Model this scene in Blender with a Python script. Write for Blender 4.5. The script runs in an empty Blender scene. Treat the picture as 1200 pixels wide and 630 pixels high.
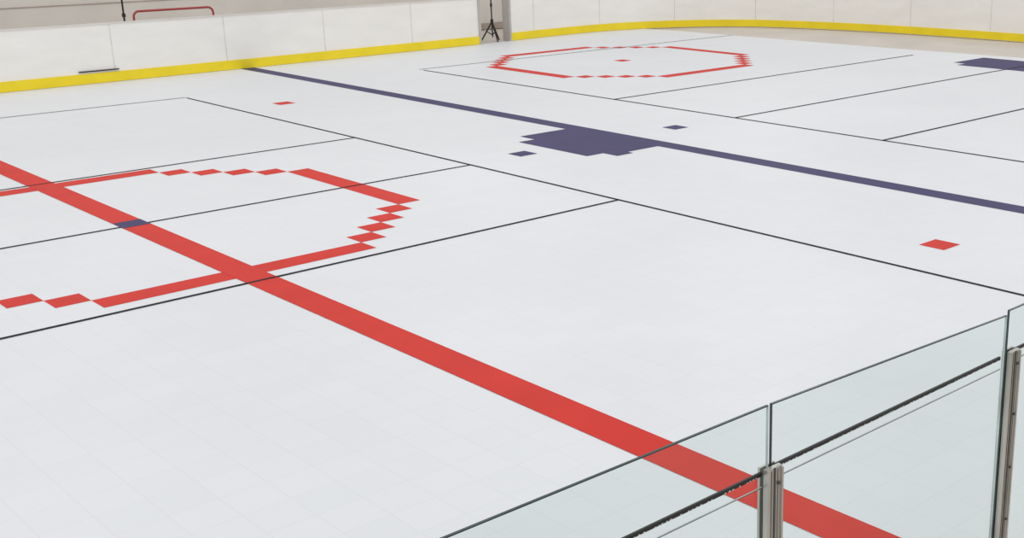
import math, bpy, bmesh, random
from mathutils import Matrix, Vector
S = 0.3048  # one sport tile = 12 inches; all layout numbers below are in tiles
scn = bpy.context.scene
scn.view_settings.view_transform = 'Standard'

# ---------------------------------------------------------------- materials
def mat(name, col, rough=0.5, metal=0.0, var=0.0, vscale=3.0, bump=0.0, bscale=30.0, spec=0.5, stretch=(1, 1, 1)):
    m = bpy.data.materials.new(name); m.use_nodes = True
    nt = m.node_tree; n = nt.nodes; L = nt.links
    b = n['Principled BSDF']
    b.inputs['Roughness'].default_value = rough
    b.inputs['Metallic'].default_value = metal
    b.inputs['Specular IOR Level'].default_value = spec
    tc = n.new('ShaderNodeTexCoord'); mp = n.new('ShaderNodeMapping')
    mp.inputs['Scale'].default_value = stretch
    L.new(tc.outputs['Object'], mp.inputs['Vector'])
    nz = n.new('ShaderNodeTexNoise'); nz.inputs['Scale'].default_value = vscale
    nz.inputs['Detail'].default_value = 6
    L.new(mp.outputs['Vector'], nz.inputs['Vector'])
    r = n.new('ShaderNodeValToRGB')
    r.color_ramp.elements[0].position = 0.3; r.color_ramp.elements[1].position = 0.7
    r.color_ramp.elements[0].color = tuple(c * (1 - var) for c in col) + (1,)
    r.color_ramp.elements[1].color = tuple(min(1, c * (1 + var * .3)) for c in col) + (1,)
    L.new(nz.outputs['Fac'], r.inputs['Fac']); L.new(r.outputs['Color'], b.inputs['Base Color'])
    if bump:
        n2 = n.new('ShaderNodeTexNoise'); n2.inputs['Scale'].default_value = bscale
        L.new(tc.outputs['Object'], n2.inputs['Vector'])
        bp = n.new('ShaderNodeBump'); bp.inputs['Strength'].default_value = bump; bp.inputs['Distance'].default_value = 0.005
        L.new(n2.outputs['Fac'], bp.inputs['Height']); L.new(bp.outputs['Normal'], b.inputs['Normal'])
    return m

def tile_mat():
    m = mat('white_sport_tile', (0.785, 0.80, 0.825), rough=0.42, var=0.035, vscale=0.35, spec=0.3)
    nt = m.node_tree; n = nt.nodes; L = nt.links; b = n['Principled BSDF']
    ramp = b.inputs['Base Color'].links[0].from_node
    tc = n.new('ShaderNodeTexCoord')
    br = n.new('ShaderNodeTexBrick'); br.offset = 0.0; br.squash = 1.0
    br.inputs['Scale'].default_value = 1.0
    br.inputs['Brick Width'].default_value = S; br.inputs['Row Height'].default_value = S
    br.inputs['Mortar Size'].default_value = 0.0035; br.inputs['Mortar Smooth'].default_value = 0.3
    br.inputs['Bias'].default_value = 0.0
    br.inputs['Color1'].default_value = (1, 1, 1, 1); br.inputs['Color2'].default_value = (0.98, 0.984, 0.988, 1)
    br.inputs['Mortar'].default_value = (0.93, 0.935, 0.94, 1)
    mp = n.new('ShaderNodeMapping'); mp.inputs['Location'].default_value = (0.5 * S, 0.25 * S, 0)
    L.new(tc.outputs['Object'], mp.inputs['Vector']); L.new(mp.outputs['Vector'], br.inputs['Vector'])
    mx = n.new('ShaderNodeMix'); mx.data_type = 'RGBA'; mx.blend_type = 'MULTIPLY'; mx.inputs[0].default_value = 1
    L.new(ramp.outputs['Color'], mx.inputs[6]); L.new(br.outputs['Color'], mx.inputs[7])
    L.new(mx.outputs[2], b.inputs['Base Color'])
    return m

def glass_mat(name, tint, rough=0.02):
    m = bpy.data.materials.new(name); m.use_nodes = True
    n = m.node_tree.nodes; L = m.node_tree.links; n.clear()
    o = n.new('ShaderNodeOutputMaterial'); t = n.new('ShaderNodeBsdfTransparent'); g = n.new('ShaderNodeBsdfGlossy')
    t.inputs['Color'].default_value = tint + (1,); g.inputs['Roughness'].default_value = rough
    g.inputs['Color'].default_value = (.85, .95, .93, 1)
    mx = n.new('ShaderNodeMixShader'); mx.inputs[0].default_value = 0.06
    L.new(t.outputs[0], mx.inputs[1]); L.new(g.outputs[0], mx.inputs[2]); L.new(mx.outputs[0], o.inputs[0])
    return m

M_tile = tile_mat()
M_red = mat('red_tile', (0.67, 0.034, 0.022), 0.5, var=0.08, vscale=2, spec=0.12)
M_blue = mat('navy_tile', (0.050, 0.042, 0.135), 0.5, var=0.1, vscale=2, spec=0.15)
M_seam = mat('dark_seam', (0.03, 0.03, 0.035), 0.7, var=0.5, vscale=4, spec=0.1)
M_seamL = mat('pale_seam', (0.30, 0.31, 0.32), 0.7, var=0.3, vscale=4, spec=0.1)
M_conc = mat('beige_concrete', (0.62, 0.565, 0.50), 0.6, var=0.10, vscale=0.8, bump=0.2)
M_board = mat('white_dasher_board', (0.90, 0.88, 0.84), 0.35, var=0.05, vscale=1.2, stretch=(1, 1, 3))
M_cap = mat('board_cap', (0.72, 0.69, 0.65), 0.4, var=0.1)
M_joint = mat('board_joint', (0.74, 0.72, 0.68), 0.6, var=0.2)
M_jamb = mat('gate_jamb_metal', (0.50, 0.48, 0.45), 0.5, var=0.1)
M_yel = mat('yellow_kickplate', (0.92, 0.72, 0.010), 0.35, var=0.08, vscale=2)
M_black = mat('black_rubber', (0.012, 0.012, 0.014), 0.5, var=0.3)
M_gask = mat('gasket_black', (0.012, 0.013, 0.015), 0.45, var=0.3)
M_alu = mat('aluminium_post', (0.60, 0.57, 0.52), 0.32, metal=0.6, var=0.25, vscale=14, stretch=(1, 1, .2))
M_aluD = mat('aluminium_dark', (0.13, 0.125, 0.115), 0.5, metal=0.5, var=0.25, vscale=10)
M_wall = mat('taupe_block_wall', (0.74, 0.70, 0.65), 0.8, var=0.10, vscale=0.7, bump=0.2)
M_trim = mat('brown_trim', (0.42, 0.35, 0.30), 0.6, var=0.2)
M_rail = mat('red_paint_pipe', (0.42, 0.05, 0.05), 0.4, var=0.1)
M_glass = glass_mat('clear_glass', (0.875, 0.93, 0.918))
M_edge = mat('glass_green_edge', (0.03, 0.065, 0.06), 0.2, var=0.4, vscale=6)
M_edgeL = mat('glass_light_edge', (0.62, 0.72, 0.70), 0.2, var=0.3, vscale=6)

# ---------------------------------------------------------------- mesh helpers
def obj(name, verts, faces, m, parent=None, smooth=False):
    me = bpy.data.meshes.new(name); me.from_pydata([tuple(c * S for c in v) for v in verts], [], faces); me.update()
    o = bpy.data.objects.new(name, me); bpy.context.collection.objects.link(o)
    ms = m if isinstance(m, list) else [m]
    for k in ms: me.materials.append(k)
    if smooth:
        for p in me.polygons: p.use_smooth = True
    if parent: o.parent = parent
    return o
def empty(name):
    o = bpy.data.objects.new(name, None); bpy.context.collection.objects.link(o); return o
class G:
    def __init__(s): s.v = []; s.f = []
    def box(s, x0, x1, y0, y1, z0, z1):
        i = len(s.v)
        s.v += [(x0, y0, z0), (x1, y0, z0), (x1, y1, z0), (x0, y1, z0), (x0, y0, z1), (x1, y0, z1), (x1, y1, z1), (x0, y1, z1)]
        s.f += [(i, i+3, i+2, i+1), (i+4, i+5, i+6, i+7), (i, i+1, i+5, i+4), (i+1, i+2, i+6, i+5), (i+2, i+3, i+7, i+6), (i+3, i, i+4, i+7)]
        return s
    def tube(s, pts, r, seg=8):
        pts = [Vector(p) for p in pts]; n = len(pts); base = len(s.v)
        for k, p in enumerate(pts):
            t = ((pts[min(k+1, n-1)] - pts[max(k-1, 0)])).normalized()
            a = t.cross(Vector((0, 1, 0))) if abs(t.y) < .9 else t.cross(Vector((1, 0, 0)))
            a.normalize(); b = t.cross(a)
            for j in range(seg):
                an = 2*math.pi*j/seg; s.v.append(tuple(p + a*math.cos(an)*r + b*math.sin(an)*r))
        for k in range(n-1):
            for j in range(seg):
                s.f.append((base+k*seg+j, base+k*seg+(j+1) % seg, base+(k+1)*seg+(j+1) % seg, base+(k+1)*seg+j))
        s.f.append(tuple(base+j for j in range(seg))[::-1]); s.f.append(tuple(base+(n-1)*seg+j for j in range(seg)))
        return s
    def make(s, name, m, parent=None, smooth=False): return obj(name, s.v, s.f, m, parent, smooth)

# ---------------------------------------------------------------- wall path (inner face of dasher boards)
def catmull(P, n=10):
    out = []
    for i in range(len(P)-1):
        p0 = P[max(i-1, 0)]; p1 = P[i]; p2 = P[i+1]; p3 = P[min(i+2, len(P)-1)]
        for k in range(n):
            t = k/n
            out.append(tuple(0.5*((2*b)+(-a+c)*t+(2*a-5*b+4*c-d)*t*t+(-a+3*b-3*c+d)*t**3) for a, b, c, d in zip(p0, p1, p2, p3)))
    out.append(P[-1]); return out
left = catmull([(-60, 39.4), (-20, 40.4), (7.7, 41.0), (25, 41.4), (45.9, 42.15)], 8)
right = catmull([(49.3, 42.5), (54, 42.95), (60, 43.05), (64.5, 42.1), (68.5, 40.2), (71.9, 37.4), (74.4, 33.6), (76.7, 26), (77.9, 17), (78.3, 8), (78.3, -10), (78.3, -38.2)], 8)

def sweep(name, path, off0, off1, z0, z1, m, parent):
    """closed wall strip following the path; offsets are outward from the rink"""
    n = len(path); v = []; f = []
    for i, p in enumerate(path):
        a = path[max(i-1, 0)]; b = path[min(i+1, n-1)]
        tx, ty = b[0]-a[0], b[1]-a[1]; l = math.hypot(tx, ty); nx, ny = -ty/l, tx/l
        for o, z in ((off0, z0), (off1, z0), (off1, z1), (off0, z1)): v.append((p[0]+nx*o, p[1]+ny*o, z))
    for i in range(n-1):
        for j in range(4):
            f.append((i*4+j, (i+1)*4+j, (i+1)*4+(j+1) % 4, i*4+(j+1) % 4))
    f.append((3, 2, 1, 0)); e = (n-1)*4; f.append((e, e+1, e+2, e+3))
    return obj(name, v, f, m, parent)

# ---------------------------------------------------------------- floors
obj('floor', [(-90, -70, -0.06), (110, -70, -0.06), (110, 75, -0.06), (-90, 75, -0.06)], [(0, 1, 2, 3)], M_conc)
inner = [p for p in left] + [(47.6, 42.35)] + [p for p in right if p[0] < 65.2]
poly = [(-60, -38.0)] + [(p[0], p[1]) for p in inner] + [(65.6, 38.2), (66.6, 18), (68.0, 2.6), (69.6, -38.0)]
me = bpy.data.meshes.new('sport_tile_floor'); bm = bmesh.new()
vs = [bm.verts.new((x*S, y*S, 0)) for x, y in poly]; fc = bm.faces.new(vs)
if fc.normal.z < 0: fc.normal_flip()
bmesh.ops.triangulate(bm, faces=[fc]); bm.normal_update()
for q in bm.faces:
    if q.normal.z < 0: q.normal_flip()
bm.to_mesh(me); bm.free()
me.materials.append(M_tile); o = bpy.data.objects.new('sport_tile_floor', me); bpy.context.collection.objects.link(o)

# ---------------------------------------------------------------- floor markings (inlaid coloured tiles)
def flat(name, rects, m, z):
    v = []; f = []
    for x0, x1, y0, y1 in rects:
        i = len(v); v += [(x0, y0, z), (x1, y0, z), (x1, y1, z), (x0, y1, z)]; f.append((i, i+1, i+2, i+3))
    return obj(name, v, f, m)
ZM = 0.006
def octagon(cx, cy):
    R = []
    for s in (1, -1):
        R.append((cx-4.5, cx+4.5, *sorted((cy+s*8.5, cy+s*9.5))))
        R.append((*sorted((cx+s*8.5, cx+s*9.5)), cy-4.5, cy+4.5))
        for t in (1, -1):
            for k in range(4):
                xa, xb = sorted((cx+s*(4.5+k), cx+s*(5.5+k))); ya, yb = sorted((cy+t*(7.5-k), cy+t*(8.5-k)))
                R.append((xa, xb, ya, yb))
    return R
DY = 0.24
flat('red_center_line', [(-0.5, 0.5, -38, 40.8)], M_red, ZM*2)
flat('center_spot', [(-0.5, 0.5, DY-.5, DY+.5)], M_blue, ZM*3)
flat('faceoff_circle', octagon(0, DY), M_red, ZM)
flat('faceoff_circle', octagon(46.2, 24.3), M_red, ZM)
for x, y in ((46.2, 24.3), (18.05, 23.5), (18.05, -22.95)):
    flat('red_faceoff_spot', [(x-.5, x+.5, y-.5, y+.5)], M_red, ZM)
for x, y in ((28.2, 0.25), (18.2, 0.4)):
    flat('blue_spot', [(x-.5, x+.5, y-.5, y+.5)], M_blue, ZM)
flat('blue_line', [(23.9, 24.95, -38, 41.3)], M_blue, ZM)
flat('blue_line_crease', [(19.9, 20.9, -2.3, 2.9), (20.9, 21.9, -3.3, 4.1), (21.9, 24, -2.9, 4.1)], M_blue, ZM*2)
flat('goal_crease', [(60.9, 62, -2.0, 4.0), (62, 66.2, -3.2, 5.0)], M_blue, ZM)

# seams: gaps between floor sections
def seams(name, segs, m):
    R = []
    for x0, y0, x1, y1, w in segs:
        if abs(x1-x0) < 1e-6: R.append((x0-w/2, x0+w/2, min(y0, y1), max(y0, y1)))
        else: R.append((min(x0, x1), max(x0, x1), y0-w/2, y0+w/2))
    return flat(name, R, m, ZM*2.5)
seams('floor_seam', [(14.95, -38, 14.95, 30, .135), (-60, -10, 14.95, -10, .15), (-60, 0, 14.95, 0, .14), (-60, 10, 14.95, 10, .15),
    (32.55, -38, 32.55, 30.6, .16), (32.55, 10, 64, 10, .17), (32.55, 0, 64, 0, .17), (32.55, -10, 64, -10, .17)], M_seam)
seams('pale_floor_seam', [(-60, 30.2, 14.95, 30.2, .16), (32.55, 31.2, 66, 31.2, .16)], M_seamL)

# ---------------------------------------------------------------- far dasher boards
BH = 3.85
def boards(path, zt=BH):
    r = empty('dasher_boards')
    sweep('board_panel', path, 0, .3, 0, zt, M_board, r)
    sweep('kickplate', path, -.07, 0.0, 0.02, .68, M_yel, r)
    sweep('top_cap', path, -.05, .38, zt, zt+.08, M_cap, r)
    # vertical panel joints
    acc = 0; nxt = 3
    g = G()
    for i in range(len(path)-1):
        a = Vector(path[i]); b = Vector(path[i+1]); l = (b-a).length; t = (b-a)/l; nn = Vector((-t.y, t.x))
        while nxt <= acc+l:
            p = a+t*(nxt-acc); q = p-nn*.012
            i0 = len(g.v)
            for s_, z in ((-.025, .7), (.025, .7), (.025, zt), (-.025, zt)): g.v.append((q.x+t.x*s_, q.y+t.y*s_, z))
            g.f.append((i0, i0+1, i0+2, i0+3)); nxt += 8
        acc += l
    g.make('panel_joints', M_joint, r)
    return r
bl = boards(left); br_ = boards(right)
G().box(12.6, 15.2, 41.0, 41.12, .80, .87).make('board_slot', M_black, bl)
# gate jambs
G().box(45.75, 45.97, 42.05, 43.2, 0, BH+1).make('gate_jamb', M_jamb, bl)
G().box(49.25, 49.45, 42.4, 43.4, 0, BH+1).make('gate_jamb', M_jamb, br_)

# ---------------------------------------------------------------- arena wall behind
G().box(-90, 110, 53, 54, 0, 22).make('wall_back', M_wall)
G().box(110, 111, -70, 54, 0, 22).make('wall_right', M_wall)
G().box(-90, 110, 52.9, 53, 0, 0.6).make('baseboard_back', M_trim)
G().box(-90, 110, 52.94, 53, 4.40, 4.46).make('trim_1', M_trim)

# red pipe rail behind boards
def arc_rail(x0, x1, y, z0, z1, r):
    pts = [(x0, y, z0)]
    for k in range(6):
        a = math.pi - k*math.pi/10; pts.append((x0+r+r*math.cos(a), y, z1-r+r*math.sin(a)))
    for k in range(6):
        a = math.pi/2 - k*math.pi/10; pts.append((x1-r+r*math.cos(a), y, z1-r+r*math.sin(a)))
    pts.append((x1, y, z0)); return pts
g = G(); g.tube(arc_rail(19.3, 25.3, 48, 0, 4.05, .4), .085)
g.make('red_handrail', M_rail, smooth=True)
g = G(); g.tube([(18.6, 48, 0), (18.6, 48, 6.5)], .07); g.box(18.4, 18.8, 47.8, 48.2, 0, .08); g.box(18.5, 18.7, 47.9, 48.1, 3.7, 3.95)
g.make('black_post', M_black)

# light stand in the gate
g = G(); cx, cy = 48.1, 43.4
g.tube([(cx, cy, .35), (cx, cy, 5.2)], .06)
for k in range(3):
    a = math.radians(20+120*k); dx, dy = math.cos(a), math.sin(a)
    g.tube([(cx, cy, 1.7), (cx+dx*1.0, cy+dy*1.0, 0.03)], .065)
    g.tube([(cx, cy, .55), (cx+dx*.5, cy+dy*.5, .85)], .045)
g.tube([(cx, cy, 1.5), (cx, cy, 1.9)], .13); g.tube([(cx, cy, 3.0), (cx, cy, 3.25)], .10)
g.box(cx-.3, cx+.3, cy-.15, cy+.15, 5.1, 5.7)
g.make('tripod_stand', M_black)

# ---------------------------------------------------------------- near boards + glass
YG = -38.2
ZB = 3.0
nb = empty('dasher_boards')
G().box(-45, 78.3, YG-.15, YG+.15, 0, ZB-.1).make('board_panel', M_board, nb)
G().box(-45, 78.3, YG+.15, YG+.22, 0.02, .68).make('kickplate', M_yel, nb)
G().box(-45, 78.3, YG-.2, YG+.2, ZB-.1, ZB).make('top_cap', M_cap, nb)
gl = empty('glass_barrier')
posts = [-20.6, -16.5, -12.4, -8.34, -4.01, 0.1, 4.2, 8.3, 12.4, 16.5]
def post(x, zt):
    r = gl
    # slim aluminium extrusion: front / rear flanges and a web, leaving slots for the glass
    G().box(x-.105, x+.105, YG-.07, YG-.022, ZB, zt).make('stanchion_front_flange', M_alu, r)
    G().box(x-.105, x+.105, YG+.022, YG+.05, ZB, zt).make('stanchion_rear_flange', M_alu, r)
    G().box(x-.03, x+.03, YG-.022, YG+.022, ZB, zt-.01).make('stanchion_web', M_aluD, r)
    G().box(x-.010, x+.010, YG-.08, YG-.071, ZB, zt).make('stanchion_groove', M_aluD, r)
    for s in (-1, 1):
        G().box(x+s*.10-.014, x+s*.10+.014, YG-.085, YG-.07, ZB, zt-.02).make('stanchion_bead', M_alu, r)
        G().box(x+s*.045-.004, x+s*.045+.004, YG-.074, YG-.0705, ZB, zt-.02).make('stanchion_line', M_aluD, r)
    for zz in (5.85, 5.2, 4.5, 3.8):
        G().tube([(x+.05, YG-.09, zz), (x+.05, YG-.07, zz)], .018).make('stanchion_screw', M_aluD, r)
for x in posts: post(x, 6.02)
joints = [x-.09 for x in posts]; joints[3] = -8.36; joints[4] = -4.15
random.seed(4)
def panel(x0, x1, zl, zr):
    r = gl; t = .012
    a, b = x0+.035, x1-.015
    obj('pane', [(a, YG, ZB), (b, YG, ZB), (b, YG, zr), (a, YG, zl)], [(0, 1, 2, 3)], M_glass, r)
    def strip(nm, y0, y1, za, zb, h, m, xa=a, xb=b):
        obj(nm, [(xa, y0, za), (xb, y0, zb), (xb, y1, zb), (xa, y1, za), (xa, y0, za+h), (xb, y0, zb+h), (xb, y1, zb+h), (xa, y1, za+h)],
            [(0, 3, 2, 1), (4, 5, 6, 7), (0, 1, 5, 4), (1, 2, 6, 5), (2, 3, 7, 6), (3, 0, 4, 7)], m, r)
    strip('top_edge', YG-t, YG+t, zl-.008, zr-.008, .012, M_edge)
    strip('gasket', YG-.012, YG+.012, 5.972, 5.952, .040, M_gask, a+.08, b-.08)
    strip('clamp_line', YG-.016, YG-.013, 5.875, 5.84, .010, M_edgeL, a+.08, b-.08)
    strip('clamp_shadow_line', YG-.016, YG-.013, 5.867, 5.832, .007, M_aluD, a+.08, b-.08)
    g = G(); x = a+.12
    while x < b-.15:
        w_ = random.uniform(.012, .03)
        if random.random() < .75:
            k = (x-a)/(b-a); z = 5.972-.02*k
            g.box(x, x+w_, YG-.0145, YG-.0125, z+.001, z+.001+random.uniform(.006, .012))
        x += w_+random.uniform(.015, .04)
    g.make('gasket_glints', M_edgeL, r)  # pale boxes paint in bits of light along the glass
    G().box(a-.006, a+.006, YG-t, YG+t, ZB, zl).make('side_edge', M_edge, r)
    G().box(b-.004, b+.004, YG-t, YG+t, ZB, zr).make('side_edge', M_edgeL, r)
for i in range(len(posts)-1):
    zl, zr = (6.70, 6.64) if posts[i] < -9 else ((6.64, 6.48) if i == 3 else (6.53, 6.5))
    panel(joints[i], joints[i+1], zl, zr)

# ---------------------------------------------------------------- camera
yaw, pitch, roll = 0.7917, 0.2890, -0.0052
fw = Vector((math.cos(pitch)*math.sin(yaw), math.cos(pitch)*math.cos(yaw), -math.sin(pitch)))
rt = Vector((math.cos(yaw), -math.sin(yaw), 0)); up = rt.cross(fw)
c, s = math.cos(roll), math.sin(roll)
r2 = rt*c+up*s; u2 = -rt*s+up*c
cam = bpy.data.cameras.new('camera'); co = bpy.data.objects.new('camera', cam); bpy.context.collection.objects.link(co)
Mx = Matrix((r2, u2, -fw)).transposed().to_4x4(); Mx.translation = Vector((-16.181, -44.977, 11.021))*S
co.matrix_world = Mx
cam.sensor_fit = 'HORIZONTAL'; cam.sensor_width = 36; cam.lens = 1415.0/1200*36
cam.shift_x = -(814.4-600)/1200; cam.clip_start = 0.05; cam.clip_end = 500
scn.camera = co

# ---------------------------------------------------------------- light
w = bpy.data.worlds.new('world'); scn.world = w; w.use_nodes = True
w.node_tree.nodes['Background'].inputs[0].default_value = (0.98, 0.985, 1, 1); w.node_tree.nodes['Background'].inputs[1].default_value = 0.80
for i in range(4):
    for j in range(3):
        l = bpy.data.lights.new('ceiling_lamp', 'AREA'); l.shape = 'RECTANGLE'; l.size = 4; l.size_y = 1.2; l.energy = 80; l.color = (1, .985, .95)
        lo = bpy.data.objects.new('ceiling_lamp', l); lo.location = ((-25+i*32)*S, (-28+j*30)*S, 26*S); bpy.context.collection.objects.link(lo)
